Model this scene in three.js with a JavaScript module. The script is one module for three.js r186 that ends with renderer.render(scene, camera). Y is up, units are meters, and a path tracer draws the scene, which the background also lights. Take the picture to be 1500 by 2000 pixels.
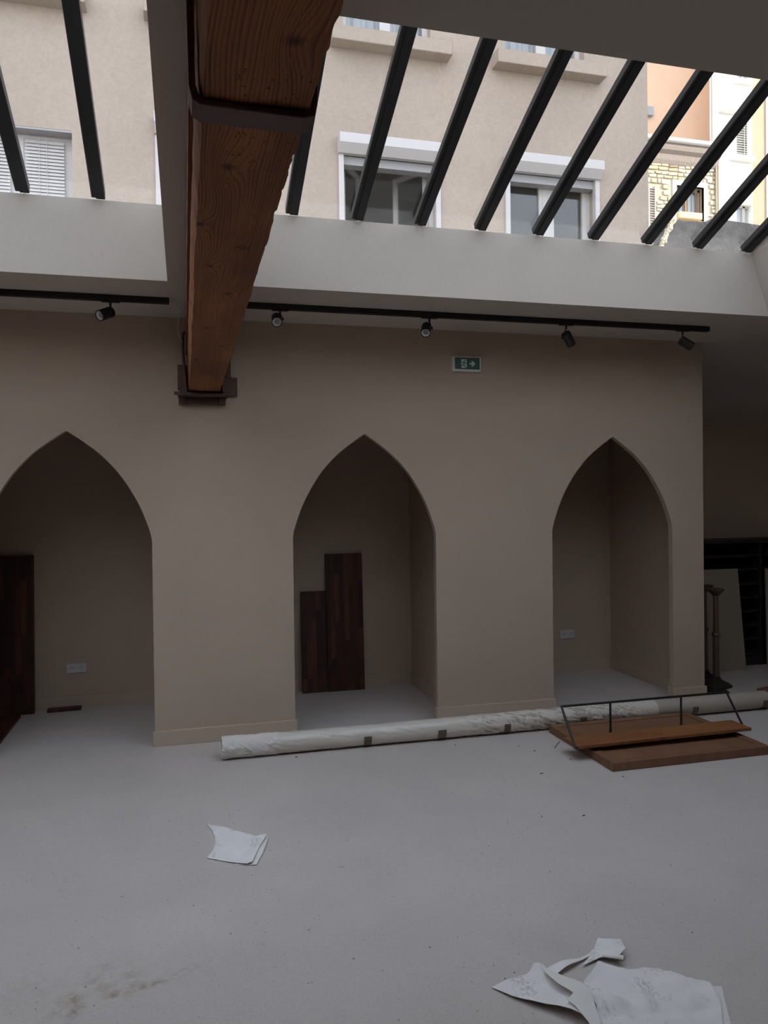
import * as THREE from 'three';
import { RoundedBoxGeometry } from 'three/addons/geometries/RoundedBoxGeometry.js';
import { mergeGeometries } from 'three/addons/utils/BufferGeometryUtils.js';
import { TessellateModifier } from 'three/addons/modifiers/TessellateModifier.js';

// ───────────────────────── camera, sky, sun, exposure ─────────────────────────
const scene = new THREE.Scene();
const renderer = new THREE.WebGLRenderer({ antialias: true });
renderer.toneMapping = THREE.LinearToneMapping;
renderer.toneMappingExposure = 2.75;
renderer.shadowMap.enabled = true;
const camera = new THREE.PerspectiveCamera(67.31, 0.75, 0.05, 200);
camera.position.set(0, 1.55, 5.1642);
camera.up.set(0.014734, 0.99986, -0.00776);
camera.lookAt(0.251481, 1.55 - 0.011217, 5.1642 - 0.967797);
scene.add(camera);
{ // a pale, slightly hazy sky: bluer overhead, whiter towards the horizon
  const w = 64, h = 32, d = new Float32Array(w * h * 4);
  for (let j = 0; j < h; j++) for (let i = 0; i < w; i++) {
    const el = Math.max(0, Math.sin(((j + 0.5) / h - 0.5) * Math.PI)), t = Math.pow(el, 0.6), k = (j * w + i) * 4;
    d[k] = 1.03 - 0.2 * t; d[k + 1] = 1.05 - 0.1 * t; d[k + 2] = 1.12 + 0.06 * t; d[k + 3] = 1;
  }
  const sky = new THREE.DataTexture(d, w, h, THREE.RGBAFormat, THREE.FloatType);
  sky.mapping = THREE.EquirectangularReflectionMapping; sky.magFilter = THREE.LinearFilter; sky.needsUpdate = true;
  scene.background = sky;
  scene.backgroundIntensity = 1.0;
}
const sun = new THREE.DirectionalLight(new THREE.Color(1.0, 0.91, 0.78), 3.4);
sun.position.set(10 + 0.85 * 40, 8 + 0.3 * 40, -10 + 0.42 * 40); sun.target.position.set(10, 8, -10);
sun.castShadow = true; sun.shadow.mapSize.set(2048, 2048);
Object.assign(sun.shadow.camera, { left: -35, right: 35, top: 35, bottom: -35, near: 1, far: 120 });
scene.add(sun, sun.target);

// ───────────────────────── helpers ─────────────────────────
let seedN = 7;
const rnd = () => { seedN = (seedN * 1664525 + 1013904223) >>> 0; return seedN / 4294967296; };
const hash = (x, y, s = 0) => { let h = (x * 374761393 + y * 668265263 + s * 974711) | 0; h = Math.imul(h ^ (h >>> 13), 1274126177); return ((h ^ (h >>> 16)) >>> 0) / 4294967296; };
const sm = (t) => t * t * (3 - 2 * t);
function noise(x, y, s = 0, px = 0, py = 0) {          // value noise; px, py: periods in cells
  const xi = Math.floor(x), yi = Math.floor(y), u = sm(x - xi), v = sm(y - yi);
  const m = (a, p) => (p ? ((a % p) + p) % p : a);
  const h = (a, b) => hash(m(a, px), m(b, py), s);
  return (h(xi, yi) * (1 - u) + h(xi + 1, yi) * u) * (1 - v) + (h(xi, yi + 1) * (1 - u) + h(xi + 1, yi + 1) * u) * v;
}
const fbm = (x, y, s, o = 4, px = 0, py = 0) => { let a = 0.5, r = 0; for (let i = 0; i < o; i++) { r += a * noise(x, y, s + i, px, py); x *= 2; y *= 2; px *= 2; py *= 2; a *= 0.5; } return r; };
const clamp = (v, a = 0, b = 1) => Math.min(b, Math.max(a, v));
function tex(w, h, fn, { srgb = true, repeat = [1, 1] } = {}) {   // fn(u, v) -> [r, g, b] in 0..1
  const d = new Uint8Array(w * h * 4);
  for (let j = 0; j < h; j++) for (let i = 0; i < w; i++) {
    const c = fn((i + 0.5) / w, (j + 0.5) / h), k = (j * w + i) * 4;
    if (typeof c === 'number') d[k] = d[k + 1] = d[k + 2] = clamp(c) * 255;
    else { d[k] = clamp(c[0]) * 255; d[k + 1] = clamp(c[1]) * 255; d[k + 2] = clamp(c[2]) * 255; }
    d[k + 3] = 255;
  }
  const t = new THREE.DataTexture(d, w, h);
  t.wrapS = t.wrapT = THREE.RepeatWrapping; t.magFilter = THREE.LinearFilter; t.minFilter = THREE.LinearMipmapLinearFilter; t.generateMipmaps = true;
  if (srgb) t.colorSpace = THREE.SRGBColorSpace;
  t.repeat.set(...repeat); t.needsUpdate = true; return t;
}
const mix3 = (a, b, t) => [a[0] + (b[0] - a[0]) * t, a[1] + (b[1] - a[1]) * t, a[2] + (b[2] - a[2]) * t];
const lin = (r, g, b) => new THREE.Color().setRGB(r, g, b);
const std = (c, o = {}) => new THREE.MeshStandardMaterial({ color: Array.isArray(c) ? lin(...c) : c, roughness: 0.8, ...o });
const taken = {};
function numbered(n) { taken[n] = (taken[n] ?? -1) + 1; return taken[n] ? `${n}_${String(taken[n]).padStart(3, '0')}` : n; }
function shadows(o) { o.castShadow = o.receiveShadow = true; return o; }
function thing(name, label, category, pos = [0, 0, 0], group) {
  const o = new THREE.Group(); o.name = numbered(name); o.position.set(...pos); o.userData = { label, category };
  if (group) o.userData.group = group; scene.add(o); return o;
}
function part(parent, name, geo, mat, label) {
  const m = shadows(new THREE.Mesh(Array.isArray(geo) ? join(geo) : geo, mat)); m.name = name; if (label) m.userData.label = label;
  parent.add(m); return m;
}
function single(name, label, category, geo, mat, pos = [0, 0, 0], group) {
  const m = shadows(new THREE.Mesh(Array.isArray(geo) ? join(geo) : geo, mat)); m.name = numbered(name); m.position.set(...pos);
  m.userData = { label, category }; if (group) m.userData.group = group; scene.add(m); return m;
}
function struct(name, geo, mat, label) {
  const m = shadows(new THREE.Mesh(Array.isArray(geo) ? join(geo) : geo, mat)); m.name = name; m.userData = { kind: 'structure', label, category: name.split('_')[0] }; scene.add(m); return m;
}
function join(list) {
  return mergeGeometries(list.map((g) => { const n = g.index ? g.toNonIndexed() : g.clone(); for (const k of Object.keys(n.attributes)) if (!['position', 'normal', 'uv'].includes(k)) n.deleteAttribute(k); return n; }));
}
function muv(g, ox = 0, oy = 0) {                       // uv in metres from the dominant axis
  const p = g.attributes.position, n = g.attributes.normal, uv = new Float32Array(p.count * 2);
  for (let i = 0; i < p.count; i++) {
    const ax = Math.abs(n.getX(i)), ay = Math.abs(n.getY(i)), az = Math.abs(n.getZ(i)), x = p.getX(i), y = p.getY(i), z = p.getZ(i);
    const [a, b] = ay >= ax && ay >= az ? [x, z] : ax >= az ? [z, y] : [x, y];
    uv[2 * i] = a + ox; uv[2 * i + 1] = b + oy;
  }
  g.setAttribute('uv', new THREE.BufferAttribute(uv, 2)); return g;
}
const box = (x0, x1, y0, y1, z0, z1) => muv(new THREE.BoxGeometry(x1 - x0, y1 - y0, z1 - z0).translate((x0 + x1) / 2, (y0 + y1) / 2, (z0 + z1) / 2));
const rbox = (x0, x1, y0, y1, z0, z1, r = 0.004, s = 2) => muv(new RoundedBoxGeometry(x1 - x0, y1 - y0, z1 - z0, s, r).translate((x0 + x1) / 2, (y0 + y1) / 2, (z0 + z1) / 2));
const V = (x, y, z) => new THREE.Vector3(x, y, z);
const cyl = (a, b, r0, r1 = r0, n = 20) => { const d = V(...b).sub(V(...a)), g = new THREE.CylinderGeometry(r1, r0, d.length(), n); g.applyQuaternion(new THREE.Quaternion().setFromUnitVectors(V(0, 1, 0), d.clone().normalize())); return g.translate((a[0] + b[0]) / 2, (a[1] + b[1]) / 2, (a[2] + b[2]) / 2); };
const tube = (pts, r, n = 40, s = 8) => new THREE.TubeGeometry(new THREE.CatmullRomCurve3(pts.map((p) => V(...p))), n, r, s);
const shape = (pts) => new THREE.Shape(pts.map((p) => new THREE.Vector2(...p)));
const extr = (sh, depth, z = 0) => muv(new THREE.ExtrudeGeometry(sh, { depth, bevelEnabled: false, curveSegments: 16 }).translate(0, 0, z));

// ───────────────────────── textures and materials ─────────────────────────
const paintBump = tex(512, 512, (u, v) => 0.5 * fbm(u * 64, v * 64, 3, 3, 64, 64) + 0.5 * fbm(u * 9, v * 9, 5, 3, 9, 9), { srgb: false, repeat: [1.25, 1.25] });
const paintTone = tex(512, 512, (u, v) => { const t = 0.955 + 0.05 * fbm(u * 6, v * 6, 21, 4, 6, 6) + 0.02 * noise(u * 200, v * 200, 8, 200, 200); return [t, t, t]; }, { repeat: [0.5, 0.5] });
const M = {};
M.wall = std([0.52, 0.405, 0.305], { roughness: 0.85, map: paintTone, bumpMap: paintBump, bumpScale: 0.0008 });
M.ceiling = std([0.55, 0.485, 0.415], { roughness: 0.85, map: paintTone, bumpMap: paintBump, bumpScale: 0.0005 });
M.base = std([0.52, 0.405, 0.305], { roughness: 0.5 });
{ // pale speckled floor, 4 m tile, with the dirt stains at their place (tile coordinates are metres)
  const specks = new Float32Array(2048 * 2048), blob = (x, y, r, a) => { for (let j = -Math.ceil(r); j <= r; j++) for (let i = -Math.ceil(r); i <= r; i++) if (i * i + j * j <= r * r + 0.3) specks[(((y + j) & 2047) * 2048 + ((x + i) & 2047))] = a; };
  for (let n = 0; n < 60000; n++) specks[(rnd() * 2048 | 0) * 2048 + (rnd() * 2048 | 0)] = 0.12 + 0.22 * rnd();
  for (let n = 0; n < 1500; n++) blob(rnd() * 2048 | 0, rnd() * 2048 | 0, 0.6 + rnd() * 0.5, 0.35 + 0.35 * rnd());
  for (let n = 0; n < 150; n++) blob(rnd() * 2048 | 0, rnd() * 2048 | 0, 1 + rnd() * 0.8, 0.75);
  const streaks = [[[-0.25, 2.60], [-0.18, 2.585], [-0.10, 2.57], [-0.047, 2.55], [0.011, 2.51]], [[-0.37, 2.56], [-0.335, 2.625], [-0.36, 2.69]]];
  const seg = (px, py, a, b) => { const dx = b[0] - a[0], dy = b[1] - a[1], t = clamp(((px - a[0]) * dx + (py - a[1]) * dy) / (dx * dx + dy * dy)); return Math.hypot(px - a[0] - t * dx, py - a[1] - t * dy); };
  M.floor = std([0.78, 0.715, 0.645], {
    roughness: 0.5,
    map: tex(2048, 2048, (u, v) => {
      let x = u * 4, z = v * 4; if (x > 2.2) x -= 4;
      const s = specks[(Math.min(2047, v * 2048 | 0)) * 2048 + Math.min(2047, u * 2048 | 0)];
      let c = [0.86, 0.845, 0.845]; const t = fbm(u * 16, v * 16, 31, 4, 16, 16) - 0.47, g = noise(u * 900, v * 900, 4, 900, 900) - 0.5;
      c = c.map((q) => q + t * 0.05 + g * 0.035);
      let st = 0;
      if (z > 2.2 && z < 2.9 && x > -0.8 && x < 0.25) {
        for (const l of streaks) for (let i = 0; i + 1 < l.length; i++) st = Math.max(st, Math.exp(-Math.pow(seg(x, z, l[i], l[i + 1]) / 0.016, 2)));
        st *= clamp(2.2 * fbm(x * 60, z * 60, 12, 3) - 0.55);
        const bl = (bx, bz, r, a) => { st += a * Math.exp(-((x - bx) ** 2 + (z - bz) ** 2) / (r * r)) * clamp(2.4 * fbm(x * 45, z * 45, 15, 4) - 0.75); };
        bl(-0.27, 2.49, 0.09, 0.5); bl(-0.2, 2.56, 0.08, 0.5); bl(-0.52, 2.5, 0.09, 0.35); bl(-0.39, 2.63, 0.07, 0.5);
      }
      c = mix3(c, [0.56, 0.5, 0.38], clamp(st) * 0.5);
      return mix3(c, [0.2, 0.19, 0.18], s);
    }, { repeat: [0.25, 0.25] }),
  });
}
// wood: grain lines run along v, bent round the knots; size in metres
function woodTex(w, h, W, L, { light, dark, knots = [], lines = 34, seed = 1, worm = 0, wave = 1, fine = 1 }) {
  const dots = []; for (let i = 0; i < worm; i++) { const cl = i % 3; dots.push([(0.35 + 0.6 * rnd()) * W, (cl ? (0.74 + 0.1 * rnd()) : rnd()) * L, 0.0008 + 0.0007 * rnd()]); }
  const grid = {}; for (const d of dots) { const k = Math.floor(d[0] / 0.02) + ',' + Math.floor(d[1] / 0.02); (grid[k] ??= []).push(d); }
  const f = (u, v) => {
    const x = u * W, y = v * L; let g = x * lines / W + wave * 3.2 * (fbm(x * 6, y * 1.6, seed, 3) - 0.5) * 2 + wave * 0.5 * Math.sin(y * 2.1 + seed), k = 0;
    for (const [kx, ky, r] of knots) { const dx = (x - kx) / r, dy = (y - ky) / (r * 2.6), q = dx * dx + dy * dy; g += 4.2 * Math.exp(-q * 0.32) * (dx > 0 ? 1 : 0.85); k = Math.max(k, Math.exp(-(dx * dx + (y - ky) * (y - ky) / (r * r)) * 2.6)); }
    g += 0.5 * fbm(x * 50, y * 3, seed + 13, 2); const ri = Math.floor(g), ring = g - ri, late = Math.pow(ring, 2.2) * (ring > 0.85 ? (1 - ring) / 0.15 : 1) * (0.45 + 0.75 * hash(ri, 3, seed));
    const fib = noise(x * 900, y * 26, seed + 3) * 0.6 + noise(x * 2200, y * 60, seed + 5) * 0.4, tone = fbm(x * 9, y * 2.2, seed + 9, 3);
    let t = clamp(0.17 + 0.72 * late + 0.34 * (fib - 0.5) * fine + 0.7 * (tone - 0.47));
    t = clamp(t + k * 0.8);
    let hole = 0; const cell = grid[Math.floor(x / 0.02) + ',' + Math.floor(y / 0.02)]; if (cell) for (const d of cell) if (Math.hypot(x - d[0], y - d[1]) < d[2] * 1.5) hole = 1;
    return { t, hole, late };
  };
  return {
    map: tex(w, h, (u, v) => { const a = f(u, v); return mix3(mix3(light, dark, a.t), [0.05, 0.03, 0.02], a.hole * 0.9); }, { repeat: [1 / W, 1 / L] }),
    bumpMap: tex(w / 2, h / 2, (u, v) => { const a = f(u, v); return 0.6 - 0.4 * a.t - a.hole * 0.4; }, { srgb: false, repeat: [1 / W, 1 / L] }),
  };
}
M.beam = std([0.80, 0.71, 0.6], { roughness: 0.78, bumpScale: 0.0025, ...woodTex(512, 2048, 0.24, 4.6, { light: [0.68, 0.44, 0.26], dark: [0.25, 0.13, 0.065], lines: 30, seed: 4, worm: 150, knots: [[0.104, 3.47, 0.022], [0.052, 3.11, 0.018], [0.087, 2.76, 0.016], [0.156, 2.46, 0.02], [0.1, 1.92, 0.02], [0.18, 1.55, 0.016], [0.07, 1.2, 0.018], [0.15, 0.85, 0.018], [0.09, 0.45, 0.02], [0.18, 3.95, 0.02], [0.16, 2.95, 0.012]] }) });
M.beamTop = std([0.8, 0.75, 0.72], { roughness: 0.75, bumpScale: 0.002, ...woodTex(256, 1024, 0.24, 3.1, { light: [0.56, 0.32, 0.19], dark: [0.28, 0.13, 0.07], lines: 22, seed: 17 }) });
M.pallet = std(0xffffff, { roughness: 0.62, bumpScale: 0.0006, ...woodTex(512, 1024, 0.6, 1.2, { light: [0.56, 0.40, 0.29], dark: [0.36, 0.23, 0.15], lines: 70, seed: 23, wave: 0.5, fine: 0.8 }) });
M.plank = std([0.82, 0.8, 0.78], { roughness: 0.6, bumpScale: 0.0008, ...woodTex(512, 1024, 0.3, 1.3, { light: [0.66, 0.43, 0.25], dark: [0.4, 0.23, 0.12], lines: 24, seed: 29, knots: [[0.12, 0.62, 0.02]] }) });
const butcher = tex(512, 1024, (u, v) => {              // glued staves of dark hardwood, 4 cm wide
  const n = 20, i = Math.floor(u * n), off = hash(i, 3), j = Math.floor(v * 3 + off * 3), h = hash(i, j % 7, 9), fib = noise(u * 260, v * 14, 4) * 0.6 + noise(u * 700, v * 40, 6) * 0.4;
  const c = mix3([0.25, 0.145, 0.10], [0.46, 0.27, 0.16], Math.pow(h, 2.2)); const k = 0.72 + 0.5 * fib - (u * n - i < 0.05 ? 0.15 : 0); return c.map((q) => q * k);
}, { repeat: [1 / 0.8, 1 / 1.2] });
M.butcher = std([0.7, 0.62, 0.6], { roughness: 0.55, map: butcher });
M.black = std([0.012, 0.012, 0.013], { roughness: 0.45 });
M.barBlack = std([0.014, 0.0145, 0.016], { roughness: 0.42 });
M.iron = std([0.105, 0.06, 0.047], { roughness: 0.6, metalness: 0.15, bumpMap: paintBump, bumpScale: 0.001 });
M.glass = new THREE.MeshPhysicalMaterial({ color: lin(0.97, 0.985, 0.98), roughness: 0, transmission: 1, thickness: 0, ior: 1.5 });
M.white = std([0.62, 0.6, 0.58], { roughness: 0.45 });
M.chrome = std([0.62, 0.62, 0.63], { roughness: 0.28, metalness: 0.85 });
M.stucco = std([0.40, 0.32, 0.255], { roughness: 0.95, bumpMap: paintBump, bumpScale: 0.004, map: tex(512, 512, (u, v) => { const t = 0.9 + 0.12 * fbm(u * 4, v * 4, 41, 5, 4, 4) + 0.05 * (noise(u * 180, v * 180, 2, 180, 180) - 0.5); return [t, t, t]; }, { repeat: [0.25, 0.25] }) });
M.outWhite = std([0.50, 0.465, 0.445], { roughness: 0.6 });
M.outGrey = std([0.33, 0.32, 0.32], { roughness: 0.8, bumpMap: paintBump, bumpScale: 0.003 });
M.room = std([0.42, 0.40, 0.38], { roughness: 0.9 });

// ───────────────────────── room shell ─────────────────────────
const H = 2.77, XL = -5, XR = 6.6, ZF = 8.2, ZB = -1.18;
struct('floor', box(XL - 0.2, XR + 0.2, -0.2, 0, -1.5, ZF + 0.2), M.floor, 'pale speckled resin floor');
{ // arcade wall: thin lining board with three pointed arches
  const half = [[0.506, 1.30], [0.505, 1.335], [0.498, 1.372], [0.485, 1.415], [0.451, 1.511], [0.41, 1.6], [0.352, 1.7], [0.287, 1.79], [0.2, 1.882], [0.125, 1.943], [0.06, 1.99], [0, 2.03]];
  const sh = new THREE.Shape(); sh.moveTo(XL, 0);
  const curve = new THREE.SplineCurve(half.map((p) => new THREE.Vector2(...p))).getPoints(40);
  for (const c of [-4.555, -2.632, -0.709, 1.212, 3.125]) {
    sh.lineTo(c - 0.506, 0); for (const p of curve) sh.lineTo(c - p.x, p.y); for (const p of curve.slice(0, -1).reverse()) sh.lineTo(c + p.x, p.y); sh.lineTo(c + 0.506, 0);
  }
  sh.lineTo(3.908, 0); sh.lineTo(3.908, H); sh.lineTo(XL, H); sh.closePath();
  struct('wall_back', extr(sh, 0.05, -0.05), M.wall, 'beige arcade wall with pointed arch openings');
}
struct('wall_alcove', box(XL, 3.908, 0, H, ZB - 0.15, ZB), M.wall, 'back wall of the alcoves behind the arches');
[[-3.88, -3.78], [-1.96, -1.86], [-0.04, 0.06], [1.877, 1.977], [3.8, 3.908]].forEach(([a, b], i) => struct('wall_partition' + (i ? '_00' + i : ''), box(a, b, 0, H, ZB, -0.05), M.wall, 'partition wall between two alcoves'));
struct('wall_recess', box(3.908, XR, 0, H, -1.4, -1.25), M.wall, 'back wall of the dim recess beside the arcade');
struct('ceiling_recess', (() => { const g = extr(shape([[0, H], [1.25, 2.26], [1.25, H]]), XR - 3.908).rotateY(Math.PI / 2); g.translate(3.908, 0, 0); return muv(g); })(), M.ceiling, 'sloping ceiling of the recess');
struct('wall_left', box(XL - 0.2, XL, 0, H + 0.2, -1.4, ZF), M.wall, 'left wall of the room');
struct('wall_right', box(XR, XR + 0.2, 0, H + 0.2, -1.4, ZF), M.wall, 'right wall of the room');
struct('wall_front', box(XL - 0.2, XR + 0.2, 0, H + 0.2, ZF, ZF + 0.2), M.wall, 'wall behind the viewer');
const bays = [{ x0: 0.35, x1: 3.67, splay: 0.14 }, { x0: -3.9, x1: -0.07, splay: 0 }];
const Z0 = 0.82, Z1 = 3.265, SL = 0.417, gy = (z) => 3.185 + (z - 0.7) * SL;
{
  const sh = shape([[XL - 0.2, -1.4], [XR + 0.2, -1.4], [XR + 0.2, ZF + 0.2], [XL - 0.2, ZF + 0.2]]);
  for (const b of bays) sh.holes.push(new THREE.Path([[b.x0 - 0.1, Z0 - 0.12], [b.x0 - 0.1, Z1 + 0.12], [b.x1 + 0.1 + b.splay, Z1 + 0.12], [b.x1 + 0.1 + b.splay, Z0 - 0.12]].map((p) => new THREE.Vector2(...p))));
  const g = new THREE.ExtrudeGeometry(sh, { depth: 0.2, bevelEnabled: false }); g.rotateX(Math.PI / 2); g.translate(0, H + 0.2, 0);
  struct('ceiling', muv(g), M.ceiling, 'flat white plaster ceiling with two skylight openings');
}
// skylight shafts and gabled glazing (the near slope falls back towards the viewer, out of sight)
let winN = 0, trimN = 0;
const ZR = 2.1, SL2 = (gy(ZR) - 3.185) / (Z1 + 0.12 - ZR);
for (const b of bays) {
  const { x0, x1, splay } = b, xa = x0 - 0.1, xb = x1 + 0.1 + splay;
  struct('trim_' + ++trimN, box(xa, xb, H, 3.18, Z0 - 0.12, Z0), M.ceiling, 'white plastered skylight shaft face above the arcade wall');
  struct('trim_' + ++trimN, box(xa, xb, H, 3.18, Z1, Z1 + 0.12), M.ceiling, 'near face of the skylight shaft');
  for (const s of [-1, 1]) {
    const sp = s > 0 ? splay : 0, list = [];
    const up = new THREE.ExtrudeGeometry(shape([[-Z0, sp ? 3.18 : H], [-Z0, gy(Z0) - 0.002], [-ZR, gy(ZR) - 0.002], [-Z1, 3.185 + 0.12 * SL2 - 0.002], [-Z1, sp ? 3.18 : H]]), { depth: 0.1 + sp, bevelEnabled: false }).rotateY(Math.PI / 2);
    list.push(up.translate(s < 0 ? xa : x1, 0, 0));
    if (sp) list.push(new THREE.ExtrudeGeometry(shape([[x1, 3.18], [x1 + sp, H], [xb, H], [xb, 3.18]]), { depth: Z1 - Z0, bevelEnabled: false }).translate(0, 0, Z0));
    struct('trim_' + ++trimN, list.map((g) => muv(g)), M.ceiling, 'side face of the skylight shaft');
  }
  const w = new THREE.Group(); w.name = 'window_' + ++winN; scene.add(w);
  w.userData = { kind: 'structure', category: 'window', label: winN === 1 ? 'sloping glass skylight with black bars right of the timber beam' : 'sloping glass skylight with black bars left of the timber beam' };
  const xs = []; if (winN === 1) { for (let k = 0; k < 8; k++) xs.push(0.613 + 0.3788 * k); xs.push(x1 - 0.036); xs.push(x0 + 0.002); } else { for (let x = -0.417; x > x0 + 0.05; x -= 0.3715) xs.push(x); xs.push(x0 + 0.036); xs.push(x1 - 0.002); }
  xs.sort((p, q) => p - q);
  const open = winN === 1 ? xs[0] : xs[xs.length - 1];                // glass runs on over the shaft side next to the beam
  for (const near of [0, 1]) {
    const za = near ? Z1 : Z0, ya = near ? 3.185 + 0.12 * SL2 : gy(Z0), ang = near ? -Math.atan(SL2) : Math.atan(SL), L = (Math.abs(ZR - za) - 0.03) / Math.cos(ang);
    // stepped bar profile, swept along the slope
    const prof = new THREE.ExtrudeGeometry(shape([[-0.035, 0.046], [-0.035, 0.012], [-0.031, 0.008], [-0.012, 0.008], [-0.011, 0.001], [0.033, 0], [0.035, 0.002], [0.035, 0.046]]), { depth: L, bevelEnabled: false });
    if (near) prof.translate(0, 0, -L); prof.rotateX(-ang);
    for (const x of xs) if (x !== open) { const m = part(w, 'glazing_bar', prof, M.barBlack); m.position.set(x, ya - 0.052, za); }
    const p0 = near ? Z1 + 0.12 : Z0 - 0.12, y0 = 3.185, y1 = gy(ZR), zc = (p0 + ZR) / 2, len = Math.hypot(ZR - p0, y1 - y0);
    for (let i = 0; i + 1 < xs.length; i++) {
      const g = new THREE.BoxGeometry(xs[i + 1] - xs[i] - 0.006, 0.006, len); g.rotateX(-ang); g.translate((xs[i] + xs[i + 1]) / 2, (y0 + y1) / 2 + 0.003, zc);
      part(w, 'glass_pane', g, M.glass);
    }
  }
  part(w, 'ridge_bar', rbox(x0, x1, gy(ZR) - 0.06, gy(ZR) + 0.012, ZR - 0.04, ZR + 0.04, 0.003, 1), M.barBlack);
}
// baseboards round each pier
let bbN = 0;
const bb = (x0, x1) => struct('baseboard_pier' + (bbN++ ? '_00' + (bbN - 1) : ''), [rbox(x0 - 0.012, x1 + 0.012, 0.0, 0.098, -0.062, 0.015, 0.003, 1)], M.base, 'painted baseboard at the foot of an arcade pier');
[[-4.049, -3.138], [-2.126, -1.215], [-0.203, 0.706], [1.718, 2.619], [3.631, 3.908]].forEach((p) => bb(...p));
[[-1.86, -0.04], [0.06, 1.877], [1.977, 3.8]].forEach(([a, b], i) => struct('baseboard_alcove' + (i ? '_00' + i : ''), [box(a, b, 0, 0.098, ZB, ZB + 0.013), box(a, a + 0.013, 0, 0.098, ZB, -0.07), box(b - 0.013, b, 0, 0.098, ZB, -0.07)], M.base, 'painted baseboard inside an alcove'));

// ───────────────────────── timber beam with its ironwork ─────────────────────────
{
  const t = thing('timber_beam', 'old brown timber beam running overhead under the ceiling between the skylights', 'beam', [0, 0, 0]);
  const rough = (g, a, seed) => { const p = g.attributes.position; for (let i = 0; i < p.count; i++) { const x = p.getX(i), y = p.getY(i), z = p.getZ(i); p.setX(i, x + a * (fbm(z * 9 + y * 3, y * 14, seed, 4) - 0.47)); p.setY(i, y + a * 0.8 * (fbm(z * 7, x * 16, seed + 7, 4) - 0.47)); } g.computeVertexNormals(); return g; };
  const lower = new THREE.BoxGeometry(0.203, 0.235, 7.6, 10, 26, 620).translate(0.1375, 2.3975, 3.81);
  { const p = lower.attributes.position; for (let i = 0; i < p.count; i++) { let x = p.getX(i), y = p.getY(i); const z = p.getZ(i);      // waney bottom corners
      const b = clamp((2.34 - y) / 0.06), w = 0.005 + 0.005 * fbm(z * 3, 2, 60, 3), chip = Math.max(0, fbm(z * 22, 1, 77, 3) - 0.5) * 0.02; if (x < 0.0361) { const gl = 2.355 + 0.02 * (fbm(z * 1.7, 4, 33, 3) - 0.5); x += 0.014 * clamp(1 - Math.abs(y - gl) / 0.009) * clamp(2.5 * fbm(z * 2.5, 9, 35, 3) - 0.6); }
      if (x < 0.1) x += b * b * w; else if (x > 0.22) x -= b * (0.004 + chip); p.setX(i, x); } }
  part(t, 'lower_timber', muv(rough(lower, 0.008, 5)), M.beam);
  part(t, 'upper_timber', muv(rough(new THREE.BoxGeometry(0.205, 0.24, 7.6, 4, 4, 200).translate(0.128, 2.647, 3.81), 0.006, 11), 0.05, 0.3), M.beamTop, 'redder upper timber of the beam');
  // hanging strap
  const st = []; const zc = 3.715, hw = 0.032, th = 0.009;
  const path = [[0.012, 2.77], [0.016, 2.6], [0.02, 2.3], [0.026, 2.275], [0.04, 2.267], [0.225, 2.264], [0.243, 2.27], [0.249, 2.29], [0.252, 2.45], [0.252, 2.77]];
  const outer = path.map((p) => p), inner = path.map(([x, y], i) => [x + (i < 4 ? th : i > 5 ? -th : 0), y + (i >= 3 && i <= 6 ? th : 0)]).reverse();
  const g = new THREE.ExtrudeGeometry(shape([...outer, ...inner]), { depth: hw * 2, bevelEnabled: true, bevelSize: 0.0015, bevelThickness: 0.0015, bevelSegments: 1 }).translate(0, 0, zc - hw); st.push(g);
  part(t, 'iron_strap', st, M.iron, 'dark iron strap wrapped under the beam');
  // wall shoe
  part(t, 'shoe_plate', [rbox(-0.03, 0.285, 2.252, 2.266, 0, 0.13, 0.002, 1)], M.iron);
  part(t, 'shoe_rod', [cyl([-0.05, 2.262, 0.128], [0.312, 2.262, 0.128], 0.011)], M.iron);
  part(t, 'shoe_apron', [rbox(-0.024, 0.027, 2.206, 2.25, 0, 0.05, 0.002, 1), rbox(0.03, 0.224, 2.208, 2.25, 0, 0.045, 0.002, 1), rbox(0.227, 0.272, 2.206, 2.25, 0, 0.05, 0.002, 1)], M.iron);
  part(t, 'shoe_cheek', [rbox(-0.028, 0.03, 2.3, 2.455, 0.0, 0.06, 0.003, 1), rbox(-0.02, 0.03, 2.266, 2.3, 0.0, 0.1, 0.002, 1)], M.iron);
  part(t, 'shoe_cheek', [rbox(0.246, 0.35, 2.266, 2.385, 0.0, 0.03, 0.003, 1), rbox(0.246, 0.256, 2.266, 2.4, 0.0, 0.2, 0.002, 1)], M.iron);
  part(t, 'tie_bar', [tube([[0.024, 2.27, 0.09], [0.012, 2.45, 0.07], [0.008, 2.6, 0.06], [0.012, 2.655, 0.06], [0.026, 2.665, 0.06]], 0.009, 40, 10)], M.iron);
  part(t, 'tie_bar', [rbox(0.25, 0.278, 2.385, 2.53, 0.012, 0.04, 0.002, 1).rotateZ(0).translate(0.03, 0, 0)], M.iron);
}
single('wire', 'thin pale wire hanging from the track end beside the beam', 'wire', tube([[-0.078, 2.755, 0.46], [-0.037, 2.757, 0.42], [-0.005, 2.732, 0.36], [-0.015, 2.693, 0.3], [-0.022, 2.65, 0.24], [-0.012, 2.611, 0.16], [0.003, 2.592, 0.1]], 0.003, 60, 6), std([0.55, 0.48, 0.38]));

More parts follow.
